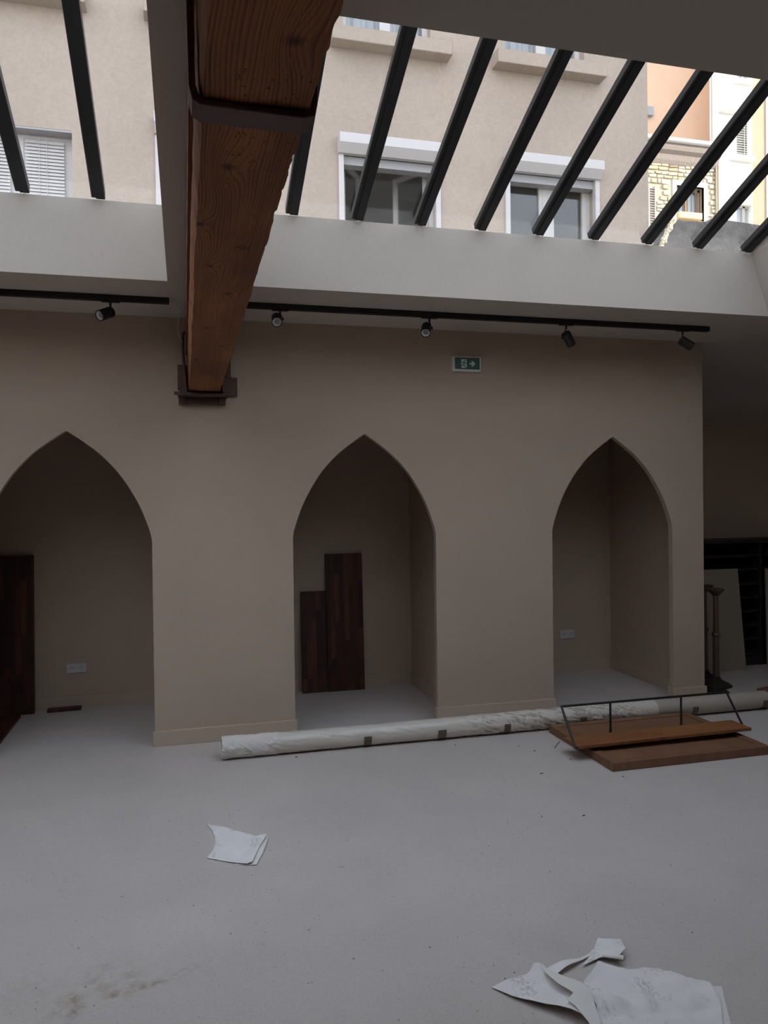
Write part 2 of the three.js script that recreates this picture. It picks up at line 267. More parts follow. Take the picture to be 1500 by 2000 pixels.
// ───────────────────────── track lights ─────────────────────────
function track(x0, x1, label) {
  const t = thing('light_track', label, 'track', [(x0 + x1) / 2, H, 0.465], 'ceiling light tracks'), l = (x1 - x0) / 2;
  part(t, 'rail', [rbox(-l, l, -0.034, 0, -0.0175, -0.006, 0.001, 1), rbox(-l, l, -0.034, 0, 0.006, 0.0175, 0.001, 1), box(-l, l, -0.01, 0, -0.007, 0.007)], M.black);
  part(t, 'end_cap', rbox(l - 0.022, l + 0.003, -0.035, 0, -0.0185, 0.0185, 0.002, 1), M.black);
  part(t, 'end_cap', rbox(-l - 0.003, -l + 0.022, -0.035, 0, -0.0185, 0.0185, 0.002, 1), M.black);
}
track(-3.9, -0.07, 'black ceiling light track left of the timber beam'); track(0.34, 3.605, 'long black ceiling light track right of the timber beam');
function spot(x, head, dir, label) {
  const t = thing('track_spotlight', label, 'spotlight', [x, H - 0.034, 0.465], 'black track spotlights'), d = V(...dir).normalize(), c = V(head[0] - x, head[1] - (H - 0.034), head[2] - 0.465);
  part(t, 'adaptor', rbox(-0.05, 0.05, -0.008, 0.006, -0.012, 0.012, 0.002, 1), M.black);
  const side = V(0, 0, 0).crossVectors(V(0, 1, 0), d).normalize(), piv = c.clone().addScaledVector(side, 0.034).addScaledVector(d, -0.02);
  part(t, 'stem', [cyl([0, 0, 0], [0, -0.028, 0], 0.0065), tube([[0, -0.02, 0], [piv.x * 0.35, piv.y * 0.6, piv.z * 0.35], [piv.x, piv.y, piv.z]], 0.0042, 16, 8), cyl([...piv.clone().addScaledVector(side, 0.008)], [...piv.clone().addScaledVector(side, -0.006)], 0.009)], M.black);
  const q = new THREE.Quaternion().setFromUnitVectors(V(0, 1, 0), d), L = (pts, n = 32) => new THREE.LatheGeometry(pts.map((p) => new THREE.Vector2(...p)), n).applyQuaternion(q).translate(c.x, c.y, c.z);
  part(t, 'head', L([[0.0001, -0.05], [0.029, -0.05], [0.0315, -0.047], [0.0315, 0.046], [0.03, 0.048], [0.027, 0.048], [0.026, 0.03], [0.0001, 0.028]]), M.black);
  part(t, 'lens_ring', L([[0.017, 0.036], [0.0255, 0.044], [0.0262, 0.041], [0.018, 0.031]]), M.white, 'pale reflector ring');
  part(t, 'lens', L([[0.0001, 0.036], [0.009, 0.0345], [0.0175, 0.0315]]), std([0.3, 0.3, 0.3], { roughness: 0.25 }));
}
spot(-0.394, [-0.423, 2.66, 0.47], [-0.62, -0.42, 0.66], 'black track spotlight left of the beam, turned to the left');
spot(0.583, [0.562, 2.672, 0.47], [-0.08, -0.5, 0.86], 'black track spotlight nearest the right side of the beam, facing forward');
spot(1.537, [1.512, 2.655, 0.47], [-0.3, -0.62, 0.72], 'black track spotlight facing forward, to the left above the exit sign');
spot(2.5, [2.515, 2.637, 0.47], [0.55, -0.6, -0.3], 'black track spotlight turned away, between exit sign and track end');
spot(3.4, [3.425, 2.646, 0.47], [0.78, -0.5, 0.2], 'black track spotlight at the right end of the track');

// ───────────────────────── exit sign ─────────────────────────
{
  const t = thing('exit_sign', 'small green running man exit sign in white housing on the wall', 'exit sign', [1.955, 2.531, 0]);
  part(t, 'housing', [rbox(-0.11, 0.106, -0.055, 0.052, 0, 0.014, 0.006, 3), rbox(-0.104, 0.109, -0.053, 0.053, 0.01, 0.027, 0.006, 3)], std([0.72, 0.7, 0.68], { roughness: 0.5 }), 'white plastic housing');
  const cv = document.createElement('canvas'); cv.width = 512; cv.height = 240; const g = cv.getContext('2d');
  g.fillStyle = '#0d3b2a'; g.fillRect(0, 0, 512, 240);
  g.fillStyle = '#17503a'; g.fillRect(62, 0, 3, 240); g.fillRect(440, 0, 3, 240);
  g.fillStyle = '#c2d4c8'; g.fillRect(132, 38, 112, 176);
  g.fillRect(300, 106, 80, 36); g.beginPath(); g.moveTo(330, 66); g.lineTo(368, 66); g.lineTo(424, 124); g.lineTo(368, 184); g.lineTo(330, 184); g.lineTo(384, 124); g.closePath(); g.fill();
  g.strokeStyle = '#0d3b2a'; g.fillStyle = '#0d3b2a'; g.lineCap = 'round'; g.lineJoin = 'round';
  g.beginPath(); g.arc(206, 66, 13, 0, 7); g.fill();
  g.lineWidth = 24; g.beginPath(); g.moveTo(194, 96); g.lineTo(182, 142); g.stroke();
  g.lineWidth = 11; g.beginPath(); g.moveTo(198, 92); g.lineTo(166, 90); g.lineTo(150, 116); g.stroke();
  g.beginPath(); g.moveTo(202, 98); g.lineTo(220, 120); g.lineTo(250, 122); g.stroke();
  g.lineWidth = 14; g.beginPath(); g.moveTo(180, 144); g.lineTo(168, 166); g.lineTo(126, 166); g.stroke();
  g.beginPath(); g.moveTo(188, 146); g.lineTo(208, 172); g.lineTo(222, 210); g.stroke();
  const map = new THREE.CanvasTexture(cv); map.colorSpace = THREE.SRGBColorSpace;
  const face = new THREE.BoxGeometry(0.187, 0.083, 0.002); part(t, 'sign_panel', face.translate(0.0035, 0.004, 0.027), std(0xffffff, { map, roughness: 0.35 }), 'green panel with running figure and right arrow');
}

// ───────────────────────── sockets ─────────────────────────
function socket(x, y, label) {
  const t = thing('wall_socket', label, 'socket', [x, y, ZB], 'double wall sockets');
  part(t, 'plate', rbox(-0.0725, 0.0725, -0.0375, 0.0375, 0, 0.01, 0.004, 2), M.white);
  for (const s of [-0.035, 0.035]) {
    const k = part(t, 'outlet', new THREE.LatheGeometry([[0.0001, 0.002], [0.017, 0.002], [0.019, 0.012], [0.021, 0.012], [0.022, 0.0085]].map((p) => new THREE.Vector2(...p)), 24).rotateX(Math.PI / 2).translate(s, 0, 0), M.white);
    part(k, 'pin_hole', [cyl([s - 0.0095, 0, 0.006], [s - 0.0095, 0, 0.0125], 0.003, 0.003, 10), cyl([s + 0.0095, 0, 0.006], [s + 0.0095, 0, 0.0125], 0.003, 0.003, 10), cyl([s, 0.01, 0.006], [s, 0.01, 0.016], 0.0028, 0.0028, 10)], M.black);
  }
}
socket(-0.822, 0.308, 'white double wall socket in the left alcove'); socket(3.352, 0.34, 'white double wall socket in the right alcove');

// ───────────────────────── boards in the alcoves ─────────────────────────
function leaning(name, label, cat, w, h, th, mat, x, lean, z0, group, yaw = 0) {   // stands on the floor, top leaning on the wall behind
  const g = muv(new RoundedBoxGeometry(w, h, th, 1, 0.002), x, 0.3).translate(0, h / 2, -th / 2);
  const m = single(name, label, cat, g, mat, [x, Math.sin(lean) * th, z0], group); m.rotation.set(-lean, yaw, 0); return m;
}
leaning('stave_board', 'tall dark stave wood board leaning in the middle alcove', 'board', 0.31, 1.135, 0.026, M.butcher, 1.285, 0.06, -1.075, 'dark wood boards leaning in the middle alcove');
leaning('stave_board', 'shorter dark stave wood board leaning left of the tall one in the middle alcove', 'board', 0.205, 0.83, 0.026, M.butcher, 1.026, 0.075, -1.08, 'dark wood boards leaning in the middle alcove');
leaning('stave_board', 'dark wood board standing in the left alcove at the left edge', 'board', 0.72, 1.19, 0.026, M.butcher, -1.472, 0.06, -1.075);
single('wood_board', 'long dark board lying flat on the floor of the left alcove', 'board', rbox(-0.3, 0.3, 0, 0.022, -0.42, 0.42, 0.003, 1), M.butcher, [-1.49, 0, -0.58]);
single('wood_offcut', 'small dark offcut lying at the foot of the left alcove back wall', 'offcut', rbox(-0.12, 0.12, 0, 0.022, -0.035, 0.035, 0.003, 1), M.butcher, [-0.905, 0, -1.115]).rotation.y = 0.05;
leaning('white_board', 'white board edge leaning behind the left side of the right arch', 'board', 0.5, 0.62, 0.012, M.white, 2.89, 0.1, -1.09);

// ───────────────────────── recess: shelf unit, panel, stands ─────────────────────────
{
  const t = thing('shelf_unit', 'low black shelf unit against the back wall of the dim recess', 'shelf', [4.85, 0, -1.24]), D = std([0.022, 0.018, 0.016], { roughness: 0.5 }), w = 0.72;
  part(t, 'side_panel', rbox(-w, -w + 0.03, 0, 1.14, 0, 0.35, 0.002, 1), D); part(t, 'side_panel', rbox(w - 0.03, w, 0, 1.14, 0, 0.35, 0.002, 1), D);
  part(t, 'side_panel', rbox(0.335, 0.362, 0, 1.14, 0, 0.35, 0.002, 1), D);
  part(t, 'top', rbox(-w - 0.01, w + 0.01, 1.14, 1.172, 0, 0.365, 0.003, 1), D); part(t, 'back_panel', box(-w + 0.03, w - 0.03, 0, 1.14, 0, 0.012), D);
  part(t, 'plinth', rbox(-w + 0.03, w - 0.03, 0.0, 0.09, 0.3, 0.34, 0.002, 1), D);
  for (let k = 0; k < 8; k++) part(t, 'shelf', rbox(-w + 0.03, w - 0.03, 0.1 + k * 0.13, 0.122 + k * 0.13, 0.012, 0.34, 0.002, 1), D);
}
leaning('beige_board', 'beige board leaning on the black shelf unit behind the candle stands', 'board', 0.62, 0.915, 0.012, std([0.36, 0.30, 0.23], { map: paintTone }), 4.615, 0.115, -0.76).rotation.z = 0.0;
leaning('beige_strip', 'narrow beige upright board at the right end of the shelf unit', 'board', 0.34, 0.9, 0.02, std([0.36, 0.3, 0.24]), 5.395, 0.02, -0.835);
single('round_knob', 'black round knob with pale centre above the narrow beige board', 'knob', [new THREE.LatheGeometry([[0.0001, 0], [0.036, 0], [0.042, 0.008], [0.042, 0.02], [0.034, 0.028], [0.012, 0.03], [0.0001, 0.032]].map((p) => new THREE.Vector2(...p)), 28).rotateX(Math.PI / 2)], M.black, [5.275, 1.052, -0.872]);
const bronze = std([0.16, 0.105, 0.075], { roughness: 0.45, metalness: 0.35 });
function stand(x, z, label) {
  const t = thing('candle_stand', label, 'candle stand', [x, 0, z], 'tall turned candle stands'), L = (pts, n = 28) => new THREE.LatheGeometry(pts.map((p) => new THREE.Vector2(...p)), n);
  part(t, 'base', L([[0.0001, 0], [0.122, 0], [0.125, 0.012], [0.118, 0.022], [0.08, 0.036], [0.045, 0.056], [0.03, 0.075], [0.0001, 0.075]], 8), std([0.05, 0.035, 0.03], { roughness: 0.5, metalness: 0.3 }));
  part(t, 'stem', L([[0.0001, 0.07], [0.034, 0.07], [0.028, 0.09], [0.026, 0.2], [0.024, 0.415], [0.0001, 0.415]]), bronze);
  part(t, 'collar', L([[0.0001, 0.41], [0.024, 0.41], [0.034, 0.422], [0.035, 0.436], [0.025, 0.448], [0.0001, 0.448]]), bronze);
  part(t, 'stem', L([[0.0001, 0.445], [0.023, 0.445], [0.021, 0.6], [0.021, 0.755], [0.0001, 0.755]]), bronze);
  part(t, 'dish', L([[0.0001, 0.75], [0.023, 0.75], [0.04, 0.77], [0.066, 0.795], [0.072, 0.808], [0.068, 0.81], [0.04, 0.792], [0.0001, 0.785]]), bronze);
}
stand(4.255, -0.31, 'bronze candle stand with dish top standing in the recess'); stand(4.335, -0.56, 'second candle stand mostly hidden behind the wall end');
single('iron_foot', 'low black iron foot on the floor at the wall end beneath the candle stand', 'metal foot', [new THREE.CylinderGeometry(0.1, 0.125, 0.03, 8).translate(0, 0.015, 0), new THREE.CylinderGeometry(0.03, 0.07, 0.025, 8).translate(0, 0.042, 0)], std([0.014, 0.012, 0.012], { roughness: 0.5 }), [4.065, 0, -0.075]);
single('brown_board', 'reddish brown board lying on the floor behind the roll in the recess', 'board', rbox(-0.45, 0.45, 0, 0.018, -0.16, 0.16, 0.002, 1), std([0.2, 0.11, 0.075], { roughness: 0.6 }), [4.93, 0, -0.06]).rotation.y = 0.3;

// ───────────────────────── wrapped roll ─────────────────────────
{
  const t = thing('wrapped_roll', 'long wrapped roll of flooring lying on the floor along the arcade', 'roll', [2.17, 0, 0.378]);
  const wrap = (x0, x1, r, nx, na, fn, a0 = 0, a1 = Math.PI * 2) => {
    const pos = [], uv = [], idx = [];
    for (let i = 0; i <= nx; i++) for (let j = 0; j <= na; j++) { const x = x0 + (x1 - x0) * i / nx, a = a0 + (a1 - a0) * j / na, aa = j === na && a1 - a0 > 6.28 ? a0 : a, q = r + fn(x, aa), y = 0.068 - q * Math.cos(a); pos.push(x - 2.17, Math.max(0.0015, y), q * Math.sin(a)); uv.push(x, a * r); }
    for (let i = 0; i < nx; i++) for (let j = 0; j < na; j++) { const k = i * (na + 1) + j; idx.push(k, k + 1, k + na + 2, k, k + na + 2, k + na + 1); }
    const g = new THREE.BufferGeometry(); g.setAttribute('position', new THREE.Float32BufferAttribute(pos, 3)); g.setAttribute('uv', new THREE.Float32BufferAttribute(uv, 2)); g.setIndex(idx); g.computeVertexNormals(); return g;
  };
  const ring = (a) => [Math.cos(a), Math.sin(a)];
  const creases = (x, a, s, f, amp) => { const [c, d] = ring(a); const n = fbm(x * f * 1.6 + a * 2.2, a * 1.1 - x * f * 0.12 + 9, s, 3); return amp * (1 - Math.min(2, Math.abs(n - 0.47) * 14)); };
  const kraft = std([0.45, 0.39, 0.31], { roughness: 0.7, map: paintTone, side: THREE.DoubleSide }), film = new THREE.MeshPhysicalMaterial({ color: lin(0.68, 0.61, 0.52), roughness: 0.34, side: THREE.DoubleSide, clearcoat: 0.2, clearcoatRoughness: 0.3 }), paperW = std([0.76, 0.7, 0.64], { roughness: 0.75, map: paintTone, side: THREE.DoubleSide });
  part(t, 'roll_core', wrap(0.212, 4.14, 0.0625, 120, 40, (x, a) => 0.0008 * (fbm(x * 6, Math.cos(a) * 2, 3, 3) - 0.5)), kraft, 'beige paper roll');
  for (const x of [4.137, 0.232]) part(t, 'tube_end', cyl([x - 2.172, 0.068, 0], [x - 2.168, 0.068, 0], 0.06, 0.06, 32), std([0.2, 0.14, 0.09]));
  part(t, 'torn_sleeve', wrap(0.2, 0.545, 0.064, 90, 72, (x, a) => 0.0015 + creases(x, a, 91, 14, 0.003) + (x < 0.33 ? 0.006 * fbm(x * 25, Math.cos(a) * 3 + Math.sin(a), 12, 3) * (0.33 - x) / 0.13 : 0)), paperW, 'torn white paper sleeve');
  part(t, 'plastic_film', wrap(0.53, 1.5, 0.0635, 220, 60, (x, a) => 0.0006 + creases(x, a, 40, 6, 0.0016), 0, Math.PI * 2), film, 'smooth translucent film');
  part(t, 'plastic_film', wrap(1.48, 3.2, 0.0645, 480, 72, (x, a) => { const k = clamp((x - 1.5) / 0.5) * clamp((3.2 - x) / 0.3); return 0.0008 + k * (creases(x, a, 51, 10, 0.0035) + creases(x, a, 57, 22, 0.0018)); }), film, 'crumpled translucent film');
  const tape = std([0.13, 0.083, 0.055], { roughness: 0.4, side: THREE.DoubleSide });
  for (const [x, w] of [[1.105, 0.05], [1.6, 0.055], [2.056, 0.045], [2.614, 0.05], [3.5, 0.05], [4.1, 0.06]]) part(t, 'tape', wrap(x - w / 2, x + w / 2, 0.0705, 4, 10, () => (x > 3.3 ? -0.006 : x < 1.3 ? -0.0035 : 0), 0.5, 1.7), tape, 'strip of brown tape');
}

// ───────────────────────── table top, shelf plank and rack on the floor ─────────────────────────
{
  const t = thing('wooden_tabletop', 'brown wooden tabletop with raised rim lying flat on the floor at right', 'tabletop', [2.882, 0, 0.858]);
  const w = 0.535, d = 0.398, rim = 0.055;
  part(t, 'panel', muv(new RoundedBoxGeometry((w - rim) * 2, 0.044, (d - rim) * 2, 2, 0.002).translate(0, 0.024, 0), 0.6, 0.4), M.pallet);
  for (const s of [-1, 1]) {
    part(t, 'rim', muv(new RoundedBoxGeometry(w * 2, 0.052, rim, 2, 0.004).translate(0, 0.026, s * (d - rim / 2)), 0.1, 0.1 + s * 0.05), M.pallet);
    part(t, 'rim', (() => { const g = new RoundedBoxGeometry(rim, 0.052, (d - rim) * 2 - 0.002, 2, 0.004).translate(s * (w - rim / 2), 0.026, 0); return muv(g, 0.3 + s * 0.1, 0.1); })(), M.pallet);
  }
}
{
  const t = thing('shelf_rack', 'brown plank shelf with thin black metal rail resting on the tabletop', 'shelf', [2.85, 0.052, 0.955]);
  const pl = muv(new RoundedBoxGeometry(1.215, 0.02, 0.185, 2, 0.003).rotateY(0), 0, 0); { const uv = pl.attributes.uv; for (let i = 0; i < uv.count; i++) { const a = uv.getX(i), b = uv.getY(i); uv.setXY(i, b + 0.12, a + 0.65); } }
  const p = part(t, 'plank', pl, M.plank); p.position.set(0, 0.036, 0); p.rotation.z = 0.006;
  const r = 0.0072, y0 = 0.03, ty = 0.232, zr = -0.098;
  const xl = -0.615, xr = 0.575;
  part(t, 'rail', [cyl([xl, ty, zr], [xr, ty, zr], r, r, 10), new THREE.SphereGeometry(r, 10, 8).translate(xl, ty, zr), new THREE.SphereGeometry(r, 10, 8).translate(xr, ty, zr)], M.black);
  part(t, 'end_leg', [cyl([xl, ty, zr], [-0.622, 0.03, 0.085], r, r, 10), cyl([-0.622, 0.03, 0.085], [-0.58, 0.024, 0.085], r, r, 10), cyl([-0.58, 0.024, 0.085], [-0.5, 0.024, 0.05], r, r, 10)], M.black);
  part(t, 'end_leg', [cyl([xr, ty, zr], [0.615, 0.04, 0.0], r, r, 10)], M.black);
  for (const x of [-0.278, 0.232]) part(t, 'upright', [cyl([x, ty, zr], [x, 0.02, zr], r, r, 10), cyl([x, 0.06, zr], [x, 0.02, zr], r * 1.3, r * 1.3, 10), cyl([x, 0.0225, zr], [x, 0.0225, zr + 0.1], 0.003, 0.003, 8)], M.black);
  for (const x of [-0.4, 0.42]) part(t, 'spacer', rbox(x - 0.03, x + 0.03, 0.0, 0.026, -0.06, 0.05, 0.002, 1), M.plank);
}

// ───────────────────────── torn sheets on the floor ─────────────────────────
const sheetTone = tex(512, 512, (u, v) => { const a = fbm(u * 10, v * 10, 61, 4, 10, 10), s = clamp((fbm(u * 5, v * 5, 66, 5, 5, 5) - 0.5) * 6) * clamp((noise(u * 90, v * 60, 67, 90, 60) - 0.35) * 2); const t = 0.93 + 0.06 * a; return mix3([t, t, t], [0.7, 0.69, 0.67], 0.55 * s); }, { repeat: [2.2, 2.2] });
M.sheet = std([0.9, 0.85, 0.81], { roughness: 0.7, map: sheetTone, side: THREE.DoubleSide });
M.sheetBack = std([0.8, 0.76, 0.69], { roughness: 0.7, map: paintTone, side: THREE.DoubleSide });
function sheet(pts, hgt, th = 0.0012, edge = 0.014) {    // polygon in floor metres (x, z); hgt(x, z) is its height
  const flat = new THREE.ShapeGeometry(shape(pts.map(([x, z]) => [x, -z]))).toNonIndexed(), g = new TessellateModifier(edge, 12).modify(flat);
  const make = (o) => { const c = g.clone(), p = c.attributes.position, uv = new Float32Array(p.count * 2); for (let i = 0; i < p.count; i++) { const x = p.getX(i), z = -p.getY(i); p.setXYZ(i, x, Math.max(0.0008, hgt(x, z)) + o, z); uv[2 * i] = x; uv[2 * i + 1] = z; } c.setAttribute('uv', new THREE.BufferAttribute(uv, 2)); return c; };
  const top = make(th), bot = make(0), ip = bot.attributes.position; for (let i = 0; i < ip.count; i += 3) { const a = [ip.getX(i + 1), ip.getY(i + 1), ip.getZ(i + 1)]; ip.setXYZ(i + 1, ip.getX(i + 2), ip.getY(i + 2), ip.getZ(i + 2)); ip.setXYZ(i + 2, ...a); }
  const side = [], sp = []; // edge faces
  const n = pts.length; for (let i = 0; i < n; i++) { const A = pts[i], B = pts[(i + 1) % n], k = Math.max(1, Math.ceil(Math.hypot(A[0] - B[0], A[1] - B[1]) / edge)); for (let q = 0; q < k; q++) { const P = (t) => [A[0] + (B[0] - A[0]) * t, A[1] + (B[1] - A[1]) * t], a = P(q / k), b = P((q + 1) / k), ya = Math.max(0.0008, hgt(...a)), yb = Math.max(0.0008, hgt(...b)); sp.push(a[0], ya, a[1], b[0], yb, b[1], b[0], yb + th, b[1], a[0], ya, a[1], b[0], yb + th, b[1], a[0], ya + th, a[1]); } }
  const sg = new THREE.BufferGeometry(); sg.setAttribute('position', new THREE.Float32BufferAttribute(sp, 3)); sg.setAttribute('uv', new THREE.Float32BufferAttribute(new Float32Array(sp.length / 3 * 2), 2)); sg.computeVertexNormals();
  const smooth = (q) => { const m = new Map(), p = q.attributes.position; q.computeVertexNormals(); const nn = q.attributes.normal; for (let i = 0; i < p.count; i++) { const k = `${p.getX(i).toFixed(4)},${p.getZ(i).toFixed(4)}`, v = m.get(k) ?? V(0, 0, 0); v.add(V(nn.getX(i), nn.getY(i), nn.getZ(i))); m.set(k, v); } for (let i = 0; i < p.count; i++) { const v = m.get(`${p.getX(i).toFixed(4)},${p.getZ(i).toFixed(4)}`).clone().normalize(); nn.setXYZ(i, v.x, v.y, v.z); } return q; };
  return join([smooth(top), smooth(bot), sg]);
}
const jag = (pts, amp, seed) => { const o = []; for (let i = 0; i + 1 < pts.length; i++) { const [a, b] = [pts[i], pts[i + 1]], k = Math.max(1, Math.round(Math.hypot(a[0] - b[0], a[1] - b[1]) / 0.02)); for (let q = 0; q < k; q++) { const t = q / k; o.push([a[0] + (b[0] - a[0]) * t + amp * (hash(i * 31 + q, 1, seed) - 0.5) * (q ? 1 : 0), a[1] + (b[1] - a[1]) * t + amp * (hash(i * 31 + q, 2, seed) - 0.5) * (q ? 1 : 0)]); } } return o; };
{
  const t = thing('paper_scrap', 'small torn white paper sheet with curved left edge on the floor', 'paper', [0.2, 0, 1.6]);
  const at = (l) => l.map(([x, z]) => [x - 0.2, z - 1.6]);
  part(t, 'lower_sheet', sheet(at([[0.2, 1.5], [0.357, 1.585], [0.318, 1.73], [0.278, 1.84], [0.19, 1.81]]), (x, z) => 0.001 + 0.006 * clamp((x - 0.02) / 0.13)), M.sheetBack);
  part(t, 'upper_sheet', sheet(at([...jag([[0.084, 1.346], [0.16, 1.4], [0.25, 1.5], [0.3, 1.565], [0.35, 1.584]], 0.006, 4), [0.348, 1.59], [0.3, 1.7], [0.288, 1.74], [0.262, 1.825], [0.24, 1.833], [0.2, 1.805], [0.12, 1.747], [0.074, 1.713], [0.1, 1.655], [0.116, 1.58], [0.116, 1.5], [0.106, 1.42]]), (x, z) => 0.003 + 0.02 * Math.pow(clamp((x - 0.01) / 0.14), 2) + 0.008 * clamp((z - 0.1) / 0.13) * clamp((x + 0.05) / 0.1)), M.sheet);
}
{
  const t = thing('torn_sheet', 'large torn crumpled white vinyl sheet on the floor in the foreground', 'torn sheet', [1.3, 0, 3.0]);
  const at = (l) => l.map(([x, z]) => [x - 1.3, z - 3.0]);
  const wr = (x, z, a, s) => a * Math.max(0, fbm(x * 10 + 5, z * 10, s, 3) - 0.38);
  const near = (x, z, cx, cz, r) => Math.exp(-(((x - cx) ** 2) + ((z - cz) ** 2)) / (r * r));
  part(t, 'under_sheet', sheet(at([[1.5, 3.02], [1.586, 3.067], [1.629, 3.085], [1.591, 3.147], [1.537, 3.241], [1.476, 3.34], [1.385, 3.34]]), (x, z) => 0.002 + wr(x, z, 0.02, 75)), M.sheetBack);
  part(t, 'main_sheet', sheet(at([...jag([[1.22, 2.95], [1.27, 2.912], [1.294, 2.892], [1.335, 2.847]], 0.003, 9), [1.358, 2.901], [1.394, 2.929], [1.425, 2.935], ...jag([[1.449, 2.933], [1.509, 2.99], [1.533, 3.036], [1.612, 3.085]], 0.008, 6), [1.562, 3.164], [1.506, 3.244], [1.435, 3.334], [1.292, 3.346], [1.174, 3.282], [1.124, 3.205], [1.184, 3.088], [1.205, 3.005], [1.205, 2.976]]), (x, z) => 0.006 + wr(x, z, 0.05, 71) + 0.022 * near(x, z, -0.07, 0.06, 0.045) + 0.03 * clamp((z - 0.14) / 0.1) * clamp((0.12 - x) / 0.1) + 0.012 * clamp((x - 0.2) / 0.1)), M.sheet);
  part(t, 'flap', sheet(at([...jag([[0.925, 2.889], [0.975, 2.878], [1.068, 2.871], [1.107, 2.847]], 0.006, 3), [1.113, 2.872], [1.125, 2.904], [1.155, 3.025], [1.138, 3.154], [1.126, 3.146], [1.097, 3.091], [1.068, 3.058], [1.013, 3.005], [0.968, 2.954]]), (x, z) => { const s = clamp((x + 0.375) / 0.2); return 0.003 + s * (0.016 + 0.018 * clamp((z + 0.06 - (x + 0.37) * 0.3) / 0.08)) + wr(x, z, 0.04, 79) * s + 0.012 * near(x, z, -0.2, -0.145, 0.03); }), M.sheet, 'creased pointed flap');
  part(t, 'folded_strip', sheet(at([[1.102, 2.894], [1.135, 2.937], [1.168, 2.993], [1.187, 3.038], [1.168, 3.11], [1.144, 3.178], [1.113, 3.257], [1.089, 3.261], [1.112, 3.169], [1.11, 3.098], [1.1, 3.064], [1.129, 3.047], [1.11, 2.985], [1.099, 2.922]]), (x, z) => 0.04 + 0.012 * near(x, z, -0.14, 0.03, 0.05)), M.sheetBack, 'folded back strip showing the cream underside');
  part(t, 'strap', sheet(at([[1.115, 2.858], [1.203, 2.842], [1.264, 2.832], [1.314, 2.812], [1.348, 2.787], [1.36, 2.8], [1.28, 2.839], [1.21, 2.87], [1.154, 2.892], [1.123, 2.889]]), (x, z) => 0.004 + 0.014 * near(x, z, -0.1, -0.14, 0.06)), M.sheet, 'thin torn strip');
  part(t, 'tab', sheet(at([[1.389, 2.743], [1.42, 2.765], [1.449, 2.79], [1.434, 2.83], [1.424, 2.862], [1.385, 2.881], [1.372, 2.872], [1.334, 2.849], [1.256, 2.872], [1.331, 2.811]]), (x, z) => 0.008 + 0.03 * clamp((x - 0.03) / 0.11) * clamp((z + 0.26) / 0.12)), M.sheet, 'flat torn tab');
  { // rolled lip between tab and sheet
    const pos = [], idx = [], uv = [], n = 24, m = 14; for (let i = 0; i <= n; i++) for (let j = 0; j <= m; j++) { const s = i / n, a = -0.9 + 3.6 * j / m, r = 0.006 + 0.006 * s, cx = 1.34 + 0.055 * s - 1.3, cz = 2.853 + 0.043 * s - 3.0; pos.push(cx + 0.55 * r * Math.cos(a), 0.009 + r + r * Math.sin(a), cz - 0.83 * r * Math.cos(a)); uv.push(s * 0.1, j / m * 0.05); }
    for (let i = 0; i < n; i++) for (let j = 0; j < m; j++) { const k = i * (m + 1) + j; idx.push(k, k + 1, k + m + 2, k, k + m + 2, k + m + 1); }
    const g = new THREE.BufferGeometry(); g.setAttribute('position', new THREE.Float32BufferAttribute(pos, 3)); g.setAttribute('uv', new THREE.Float32BufferAttribute(uv, 2)); g.setIndex(idx); g.computeVertexNormals(); part(t, 'curled_edge', g, M.sheetBack, 'curled cream edge');
  }
}
// splinters
for (const [x, z, a, l, where] of [[0.644, 0.475, 0.7, 0.02, 'against the roll near its torn left end'], [1.655, 0.532, 0.2, 0.008, 'just in front of the middle of the roll'], [2.032, 0.667, 1.3, 0.012, 'between the roll and the left corner of the tabletop'], [2.084, 0.788, 0.1, 0.014, 'left of the wire offcut'], [1.949, 1.163, 0.1, 0.02, 'alone on open floor left of the tabletop front corner'], [2.222, 0.989, 1.4, 0.016, 'close to the left side of the tabletop'], [1.883, 1.757, 0.2, 0.016, 'in the open floor, right one of the nearest pair'], [1.68, 1.711, 1.1, 0.009, 'in the open floor, left one of the nearest pair'], [2.36, 1.34, 0.1, 0.012, 'in front of the near corner of the tabletop']])
  single('splinter', 'small dark splinter ' + where, 'debris', rbox(-l / 2, l / 2, 0, 0.003, -0.0025, 0.0025, 0.001, 1), M.black, [x, 0, z], 'splinters on the floor').rotation.y = a;
single('wire_offcut', 'thin dark wire offcut on the floor left of the tabletop', 'wire', tube([[2.225, 0.003, 0.779], [2.26, 0.004, 0.735], [2.318, 0.003, 0.67]], 0.0018, 12, 6), M.black);

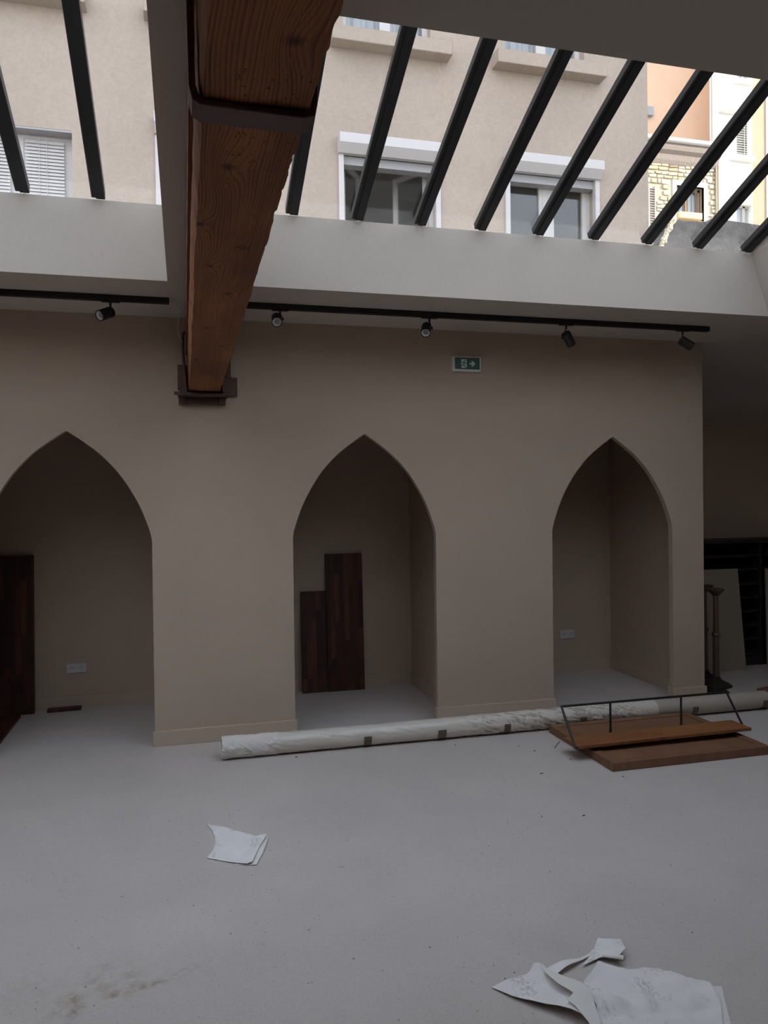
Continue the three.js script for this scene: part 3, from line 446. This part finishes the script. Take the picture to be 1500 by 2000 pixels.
// ───────────────────────── outside: the house behind the room ─────────────────────────
const ZW = -3.0;
{
  const t = thing('apartment_house', 'cream stucco house seen through the skylight, with shuttered windows', 'house', [0, 0, ZW]);
  const low = [[-2.06, -1.02, 4.0, 5.27, 'blind'], [-0.2, 0.87, 4.0, 5.42, 'box'], [1.69, 2.78, 4.0, 5.42, 'box', 'open'], [3.62, 4.75, 4.0, 5.42, 'box']];
  const up = [[-2.04, -1.06, 6.6, 7.9], [-0.17, 0.83, 6.6, 7.9], [1.73, 2.72, 6.6, 7.9], [3.6, 4.61, 6.6, 7.9]];
  const more = []; for (const [y0, y1] of [[4.0, 5.42], [6.6, 7.9]]) for (const x of [-3.95, -5.85]) more.push([x, x + 1.05, y0, y1]);
  const sh = shape([[-12, -0.2], [5.447, -0.2], [5.447, 10.5], [-12, 10.5]]);
  for (const [a, b, y0, y1] of [...low, ...up, ...more]) sh.holes.push(new THREE.Path([[a, y0], [a, y1], [b, y1], [b, y0]].map((p) => new THREE.Vector2(...p))));
  part(t, 'wall', extr(sh, 0.3, -0.3), M.stucco, 'cream stucco front');
  part(t, 'side_wall', [box(5.147, 5.447, -0.2, 10.5, -8, -0.3), box(-12, -11.7, -0.2, 10.5, -8, -0.3), box(-12, 5.447, -0.2, 10.5, -8.3, -8)], M.stucco);
  part(t, 'interior', [box(-11.7, 5.147, 5.9, 6.1, -8, -0.3), box(-11.7, 5.147, 2.9, 3.1, -8, -0.3), box(-11.7, 5.147, 8.9, 9.1, -8, -0.3), box(-11.7, 5.147, 3.1, 8.9, -4.6, -4.5)], M.room, 'plastered rooms behind the windows');
  part(t, 'roof', box(-12.3, 5.75, 10.5, 10.75, -8.6, 0.35), M.outGrey);
  const frame = (a, b, y0, y1, w, z, d = 0.05) => [box(a, b, y0, y0 + w, z, z + d), box(a, b, y1 - w, y1, z, z + d), box(a, a + w, y0 + w, y1 - w, z, z + d), box(b - w, b, y0 + w, y1 - w, z, z + d)];
  const pane = (a, b, y0, y1, z) => box(a, b, y0, y1, z, z + 0.006);
  for (const [a, b, y0, y1, kind, open] of low) {
    const mid = (a + b) / 2, zf = -0.2, fr = [...frame(a, b, y0, y1, 0.05, zf - 0.03, 0.08)];
    if (!open) fr.push(box(mid - 0.05, mid + 0.05, y0 + 0.05, y1 - 0.05, zf, zf + 0.05), ...frame(a + 0.05, mid - 0.05, y0 + 0.05, y1 - 0.05, 0.045, zf, 0.045), ...frame(mid + 0.05, b - 0.05, y0 + 0.05, y1 - 0.05, 0.045, zf, 0.045));
    const w = part(t, 'window', fr, M.outWhite, kind === 'box' ? 'white window below a shutter box' : 'white window with lowered blind');
    if (open) for (const s of [-1, 1]) {
      const hx = s < 0 ? a + 0.05 : b - 0.05, lw = mid - a - 0.06; const mk = (g) => g.rotateY(-s * 0.95).translate(hx, 0, zf - 0.02);
      const x0 = s < 0 ? 0 : -lw, x1 = s < 0 ? lw : 0;
      part(w, 'casement', join(frame(x0, x1, y0 + 0.06, y1 - 0.06, 0.05, -0.02, 0.04)).applyMatrix4(new THREE.Matrix4()).clone() && mk(join(frame(x0, x1, y0 + 0.06, y1 - 0.06, 0.05, -0.02, 0.04))), M.outWhite, 'casement swung inwards');
      part(w, 'pane', mk(pane(x0 + 0.05, x1 - 0.05, y0 + 0.11, y1 - 0.11, 0)), M.glass);
    } else { part(w, 'pane', pane(a + 0.09, mid - 0.09, y0 + 0.09, y1 - 0.09, zf + 0.015), M.glass); part(w, 'pane', pane(mid + 0.09, b - 0.09, y0 + 0.09, y1 - 0.09, zf + 0.015), M.glass); }
    if (kind === 'box') {
      part(w, 'shutter_box', (() => { const g = extr(shape([[0, 0], [0, 0.19], [0.125, 0.19], [0.135, 0.18], [0.135, 0.085], [0.06, 0.0]]), b - a + 0.07).rotateY(-Math.PI / 2); return g.translate(b + 0.035, y1 - 0.11, 0.0); })(), M.outWhite, 'white roller shutter box');
      part(w, 'guide_rail', box(a - 0.03, a + 0.025, y0, y1 - 0.1, -0.04, 0.03), M.outWhite); part(w, 'guide_rail', box(b - 0.025, b + 0.03, y0, y1 - 0.1, -0.04, 0.03), M.outWhite);
      part(w, 'shutter_slot', box(a + 0.02, b - 0.02, y1 - 0.2, y1 - 0.11, -0.14, -0.02), M.outGrey);
    } else {
      const sl = []; for (let y = y0 + 0.06; y < y1 - 0.06; y += 0.034) for (const [p, q] of [[a + 0.09, mid - 0.07], [mid + 0.07, b - 0.09]]) sl.push(new THREE.BoxGeometry(q - p, 0.003, 0.037).rotateX(1.15).translate((p + q) / 2, y, zf + 0.075));
      for (const x of [a + 0.25, mid - 0.2, mid + 0.2, b - 0.25]) sl.push(cyl([x, y0, zf + 0.092], [x, y1 - 0.05, zf + 0.092], 0.003, 0.003, 6));
      const bl = part(w, 'venetian_blind', sl, M.outWhite, 'lowered white slatted blind'); bl.userData.kind = 'stuff';
      part(w, 'lintel', box(a + 0.001, b - 0.001, y1 - 0.02, y1 - 0.001, -0.14, -0.002), M.outGrey);
    }
  }
  for (const [a, b, y0, y1] of [...up, ...more]) {
    const mid = (a + b) / 2, zf = -0.16;
    const w = part(t, 'window', [...frame(a, b, y0, y1, 0.055, zf, 0.05), box(mid - 0.06, mid + 0.06, y0 + 0.05, y1 - 0.05, zf + 0.005, zf + 0.06)], M.outWhite, 'white double window');
    part(w, 'pane', pane(a + 0.055, mid - 0.06, y0 + 0.055, y1 - 0.055, zf + 0.02), M.glass); part(w, 'pane', pane(mid + 0.06, b - 0.055, y0 + 0.055, y1 - 0.055, zf + 0.02), M.glass);
    part(w, 'curtain', (() => { const g = new THREE.PlaneGeometry(b - a - 0.1, y1 - y0 - 0.1, 120, 1).translate(mid, (y0 + y1) / 2, zf - 0.08), p = g.attributes.position; for (let i = 0; i < p.count; i++) p.setZ(i, p.getZ(i) + 0.02 * Math.sin(p.getX(i) * 60) + 0.012 * Math.sin(p.getX(i) * 23)); g.computeVertexNormals(); return g; })(), std([0.3, 0.3, 0.31], { side: THREE.DoubleSide }), 'grey net curtain');
    if (y0 > 6) part(w, 'sill', rbox(a - 0.15, b + 0.2, y0 - 0.15, y0 + 0.005, -0.15, 0.17, 0.008, 1), M.stucco, 'projecting stone sill');
  }
}
// ───────────────────────── outside: sunlit houses beyond ─────────────────────────
{
  const t = thing('stone_house', 'sunlit rubble stone house with cornice and small barred window', 'house', [14.4, 0, -16]);
  const mortar = std([0.52, 0.43, 0.3], { roughness: 1, bumpMap: paintBump, bumpScale: 0.01 });
  const X0 = -2.6, X1 = 2.20, hole = [0.72, 1.72, 10.38, 11.44];
  const sh = shape([[X0, 0], [X1, 0], [X1, 12.3], [X0, 12.3]]); sh.holes.push(new THREE.Path([[hole[0], hole[2]], [hole[0], hole[3]], [hole[1], hole[3]], [hole[1], hole[2]]].map((p) => new THREE.Vector2(...p))));
  const wall = part(t, 'wall', extr(sh, 0.4, -0.4), mortar, 'pale rubble stone wall');
  part(t, 'return_wall', [box(X0, X1, 0, 12.3, -0.95, -0.85), box(X1 - 0.2, X1, 0, 12.3, -0.85, -0.4), box(X0, X0 + 0.2, 0, 12.3, -0.85, -0.4)], mortar);
  const tones = [[0.72, 0.62, 0.43], [0.78, 0.69, 0.52], [0.68, 0.57, 0.39], [0.8, 0.74, 0.58], [0.5, 0.38, 0.25]].map((c) => std(c, { roughness: 1, bumpMap: paintBump, bumpScale: 0.02 }));
  const shapes = [0, 1, 2, 3].map((k) => { const g = new RoundedBoxGeometry(1, 1, 1, 1, 0.12), p = g.attributes.position; for (let i = 0; i < p.count; i++) { p.setX(i, p.getX(i) * (0.94 + 0.1 * hash(k, Math.round(p.getY(i) * 3 + 9), 5))); p.setY(i, p.getY(i) * (0.92 + 0.14 * hash(k, Math.round(p.getX(i) * 3 + 9), 6))); } g.computeVertexNormals(); return g; });
  let count = 0;
  for (let top = 12.06, r = 0; top > 9.5; r++) {
    const h = 0.1 + 0.08 * hash(r, 1, 2), y = top - h;
    for (let x = -0.62 + 0.2 * hash(r, 2, 2), k = 0; x < X1 - 0.05; k++) {
      const w = Math.min(0.13 + 0.24 * hash(r, k, 3), X1 - x), inside = x + w > hole[0] - 0.12 && x < hole[1] + 0.1 && y + h > hole[2] - 0.05 && y < hole[3] + 0.12, shut = x < -0.03 && y < 11.4;
      if (!inside && !shut && w > 0.06 && count < 295) { const m = part(wall, 'stone', shapes[(r + k) % 4], tones[Math.floor(hash(r, k, 8) * 4.25)]); m.scale.set(w - 0.025 - 0.02 * hash(r, k, 21), h - 0.022 - 0.03 * hash(r, k, 22), 0.06); m.position.set(x + w / 2, y + h / 2 + 0.03 * (hash(r, k, 23) - 0.5), 0.002 + 0.02 * hash(r, k, 4)); m.rotation.z = (hash(r, k, 11) - 0.5) * 0.22; count++; }
      x += w;
    }
    top -= h;
  }
  part(t, 'window_surround', [box(hole[0] - 0.14, hole[0], hole[2] - 0.1, hole[3] + 0.16, -0.1, 0.03), box(hole[1], hole[1] + 0.12, hole[2] - 0.1, hole[3] + 0.16, -0.1, 0.03), box(hole[0], hole[1], hole[3], hole[3] + 0.16, -0.1, 0.03)], std([0.82, 0.8, 0.74]), 'white rendered surround');
  const w = part(t, 'window', [box(hole[0], hole[0] + 0.08, hole[2], hole[3], -0.28, -0.2), box(hole[1] - 0.08, hole[1], hole[2], hole[3], -0.28, -0.2), box(1.18, 1.28, hole[2], hole[3], -0.28, -0.2), box(hole[0], hole[1], hole[3] - 0.08, hole[3], -0.28, -0.2)], std([0.42, 0.27, 0.17]), 'brown wooden window');
  part(w, 'pane', box(hole[0] + 0.08, 1.18, hole[2], hole[3] - 0.08, -0.26, -0.25), M.glass); part(w, 'pane', box(1.28, hole[1] - 0.08, hole[2], hole[3] - 0.08, -0.26, -0.25), M.glass);
  part(w, 'curtain', box(hole[0] + 0.05, hole[1] - 0.05, hole[2], hole[3], -0.36, -0.34), std([0.6, 0.64, 0.68]), 'pale curtain');
  for (let k = 0; k < 6; k++) part(w, 'window_bar', cyl([hole[0] + 0.12 + k * 0.155, hole[2], -0.06], [hole[0] + 0.12 + k * 0.155, hole[3], -0.06], 0.012, 0.012, 8), M.black);
  part(t, 'window_box', [rbox(hole[0] + 0.02, hole[1] - 0.16, hole[2] + 0.0, hole[2] + 0.2, -0.06, 0.14, 0.01, 1)], std([0.85, 0.62, 0.3]), 'ochre slatted flower box');
  const sb = part(t, 'shutter', [box(-0.3, -0.26, 10.0, 11.32, 0, 0.05), box(-0.08, -0.05, 10.0, 11.32, 0, 0.05)], M.outWhite, 'white louvred shutter');
  for (let k = 0; k < 17; k++) part(sb, 'slat', new THREE.BoxGeometry(0.19, 0.012, 0.06).rotateX(0.6).translate(-0.17, 10.05 + k * 0.075, 0.03), M.outWhite);
  part(t, 'cornice', (() => extr(shape([[0, 12.02], [0.04, 12.06], [0.1, 12.16], [0.14, 12.32], [0.26, 12.4], [0.3, 12.5], [0.3, 12.58], [-0.3, 12.58], [-0.3, 12.02]]), 4.8).rotateY(-Math.PI / 2).translate(X1, 0, 0))(), std([0.33, 0.275, 0.235], { roughness: 1, bumpMap: paintBump, bumpScale: 0.02 }), 'weathered grey brown cornice');
  part(t, 'gutter', [cyl([X0, 12.66, 0.34], [X1 + 0.02, 12.66, 0.34], 0.085, 0.085, 14)], M.outWhite, 'white half round gutter');
  part(t, 'roof', box(X0, X1, 12.58, 12.62, -0.95, 0.28), M.outGrey);
  part(t, 'downpipe', cyl([X1 - 0.06, 0, 0.06], [X1 - 0.06, 12.5, 0.06], 0.03, 0.03, 10), std([0.5, 0.36, 0.22]), 'thin brown downpipe');
}
{
  const t = thing('orange_house', 'salmon orange rendered house wall rising behind the stone house', 'house', [14.6, 0, -20.75]);
  part(t, 'wall', box(-5, 3.0, 0, 22, -4, 3.6), std([0.70, 0.455, 0.30], { roughness: 0.95, map: paintTone, bumpMap: paintBump, bumpScale: 0.008 }));
  part(t, 'roof', box(-5.3, 3.1, 22, 22.3, -4.3, 3.9), M.outGrey);
  part(t, 'bracket', box(0.2, 0.42, 14.1, 14.38, 3.6, 3.75), M.outGrey, 'small grey bracket');
}
{
  const t = thing('white_house', 'bright white house with louvred shutters right of the stone house', 'house', [17.45, 0.1, -15.9]), P = std([0.86, 0.83, 0.77], { roughness: 0.95 });
  const win = [[-0.17, 0.38, 12.45, 13.8], [-0.2, 0.38, 9.6, 10.9], [-0.14, 0.38, 14.86, 16.2]], sh = shape([[-0.84, 0], [0.42, 0], [0.42, 18.6], [-0.84, 18.6]]);
  for (const [a, b, y0, y1] of win) sh.holes.push(new THREE.Path([[a, y0], [a, y1], [b, y1], [b, y0]].map((p) => new THREE.Vector2(...p))));
  part(t, 'wall', extr(sh, 0.3, -0.3), P); part(t, 'return_wall', [box(-0.84, 0.42, 0, 18.6, -0.42, -0.36)], P);
  part(t, 'roof', box(-0.84, 0.42, 18.6, 18.9, -0.42, 0.1), M.outGrey);
  const s1 = part(t, 'shutter', [box(-0.17, -0.12, 12.45, 13.8, -0.15, -0.1), box(0.33, 0.38, 12.45, 13.8, -0.15, -0.1), box(-0.17, 0.38, 12.45, 12.55, -0.15, -0.1)], std([0.8, 0.78, 0.72]), 'closed louvred shutter');
  for (let k = 0; k < 16; k++) part(s1, 'slat', new THREE.BoxGeometry(0.47, 0.016, 0.1).rotateX(0.55).translate(0.105, 12.62 + k * 0.075, -0.16), std([0.7, 0.68, 0.62]));
  for (const [a, b, y0, y1] of win.slice(1)) { const w = part(t, 'window', [box(a, a + 0.06, y0, y1, -0.2, -0.14), box(0.15, 0.24, y0, y1, -0.2, -0.14), box(a, b, y0 + 0.62, y0 + 0.68, -0.2, -0.14), box(a, b, y1 - 0.06, y1, -0.2, -0.14)], M.outWhite, 'white framed window'); part(w, 'pane', box(a + 0.06, b, y0, y1 - 0.06, -0.18, -0.17), M.glass); part(w, 'curtain', box(a, b, y0, y1, -0.28, -0.26), std([0.5, 0.52, 0.54])); }
  part(t, 'ledge', rbox(-0.84, -0.2, 13.72, 13.9, 0, 0.18, 0.01, 1), P); part(t, 'sill', rbox(-0.45, 0.42, 12.25, 12.42, -0.1, 0.14, 0.01, 1), P); part(t, 'sill', rbox(-0.3, 0.42, 14.72, 14.84, -0.1, 0.14, 0.01, 1), P);
}
{
  const t = thing('ochre_house', 'apricot coloured house corner at the right edge of the skylight view', 'house', [17.875, 0, -15.9]);
  part(t, 'wall', box(0, 0.5, 0, 19, -0.35, 0), std([0.52, 0.35, 0.235], { roughness: 0.95, map: paintTone })); part(t, 'pier', box(0.5, 5, 0, 19, -0.35, 0.03), std([0.5, 0.45, 0.42], { roughness: 0.95, map: paintTone }), 'pale grey pier');
  part(t, 'roof', box(0, 5.2, 19, 19.2, -0.35, 0.1), M.outGrey);
}
{
  const t = thing('rendered_wall', 'ragged grey cement wall below the stone house', 'wall', [8.2, 0, -7]);
  const pts = [[0.02, 0], [0.02, 5.9], [0.155, 5.98]]; for (let k = 0; k <= 12; k++) pts.push([0.155 + 0.32 * k / 12 + 0.03 * (hash(k, 4, 4) - 0.5), 5.98 + 0.62 * k / 12 + 0.05 * (hash(k, 5, 4) - 0.5)]);
  pts.push([0.53, 6.62], [0.62, 6.6], [1.07, 6.62], [1.34, 6.73], [1.56, 6.69], [2.14, 6.66], [3.5, 6.6], [3.5, 0]);
  part(t, 'render', extr(shape(pts), 0.5, -0.5), std([0.085, 0.082, 0.086], { roughness: 0.95, bumpMap: paintBump, bumpScale: 0.02, map: tex(256, 256, (u, v) => { const q = 0.7 + 0.45 * fbm(u * 8, v * 8, 88, 4, 8, 8); return [q, q, q]; }) }), 'dark grey cement render');
  const edge = [std([0.62, 0.53, 0.36], { roughness: 1 }), std([0.7, 0.62, 0.46], { roughness: 1 })], g = new THREE.DodecahedronGeometry(0.5, 0);
  for (let k = 0; k < 22; k++) { const m = part(t, 'stone', g, edge[k % 2]); const s = 0.07 + 0.05 * hash(k, 7, 7); m.scale.set(s * 1.4, s, s); const q = k / 22; m.position.set(0.02 + 0.42 * q + 0.05 * (hash(k, 8, 7) - 0.6), 5.78 + 0.84 * q, -0.02); m.rotation.set(k, k * 2, k * 3); }
}
{ // tall house across the courtyard, right of the room: it keeps the low sun off the cream front and the skylights
  const t = thing('courtyard_house', 'tall cream house right of the courtyard shading the skylights', 'house', [23, 0, 7.5]);
  part(t, 'wall', box(-3, 3, 0, 15.4, -5.6, 6.4), M.stucco); part(t, 'roof', box(-3.1, 3.1, 15.4, 15.55, -5.7, 6.5), M.outGrey);
  for (const y of [3.5, 6.5, 9.5, 12.5]) for (let z = -4; z <= 5; z += 3) { const w = part(t, 'window', [box(-3.06, -3, y, y + 0.08, z - 0.6, z + 0.6), box(-3.06, -3, y + 1.52, y + 1.6, z - 0.6, z + 0.6), box(-3.06, -3, y, y + 1.6, z - 0.6, z - 0.52), box(-3.06, -3, y, y + 1.6, z + 0.52, z + 0.6), box(-3.06, -3, y, y + 1.6, z - 0.04, z + 0.04)], M.outWhite); part(w, 'pane', box(-3.03, -3.01, y + 0.08, y + 1.52, z - 0.52, z + 0.52), M.outGrey); }
}
struct('ground', box(-60, 60, -0.6, -0.25, -60, 60), std([0.3, 0.29, 0.27], { roughness: 1 }), 'courtyard and street ground');

renderer.render(scene, camera);
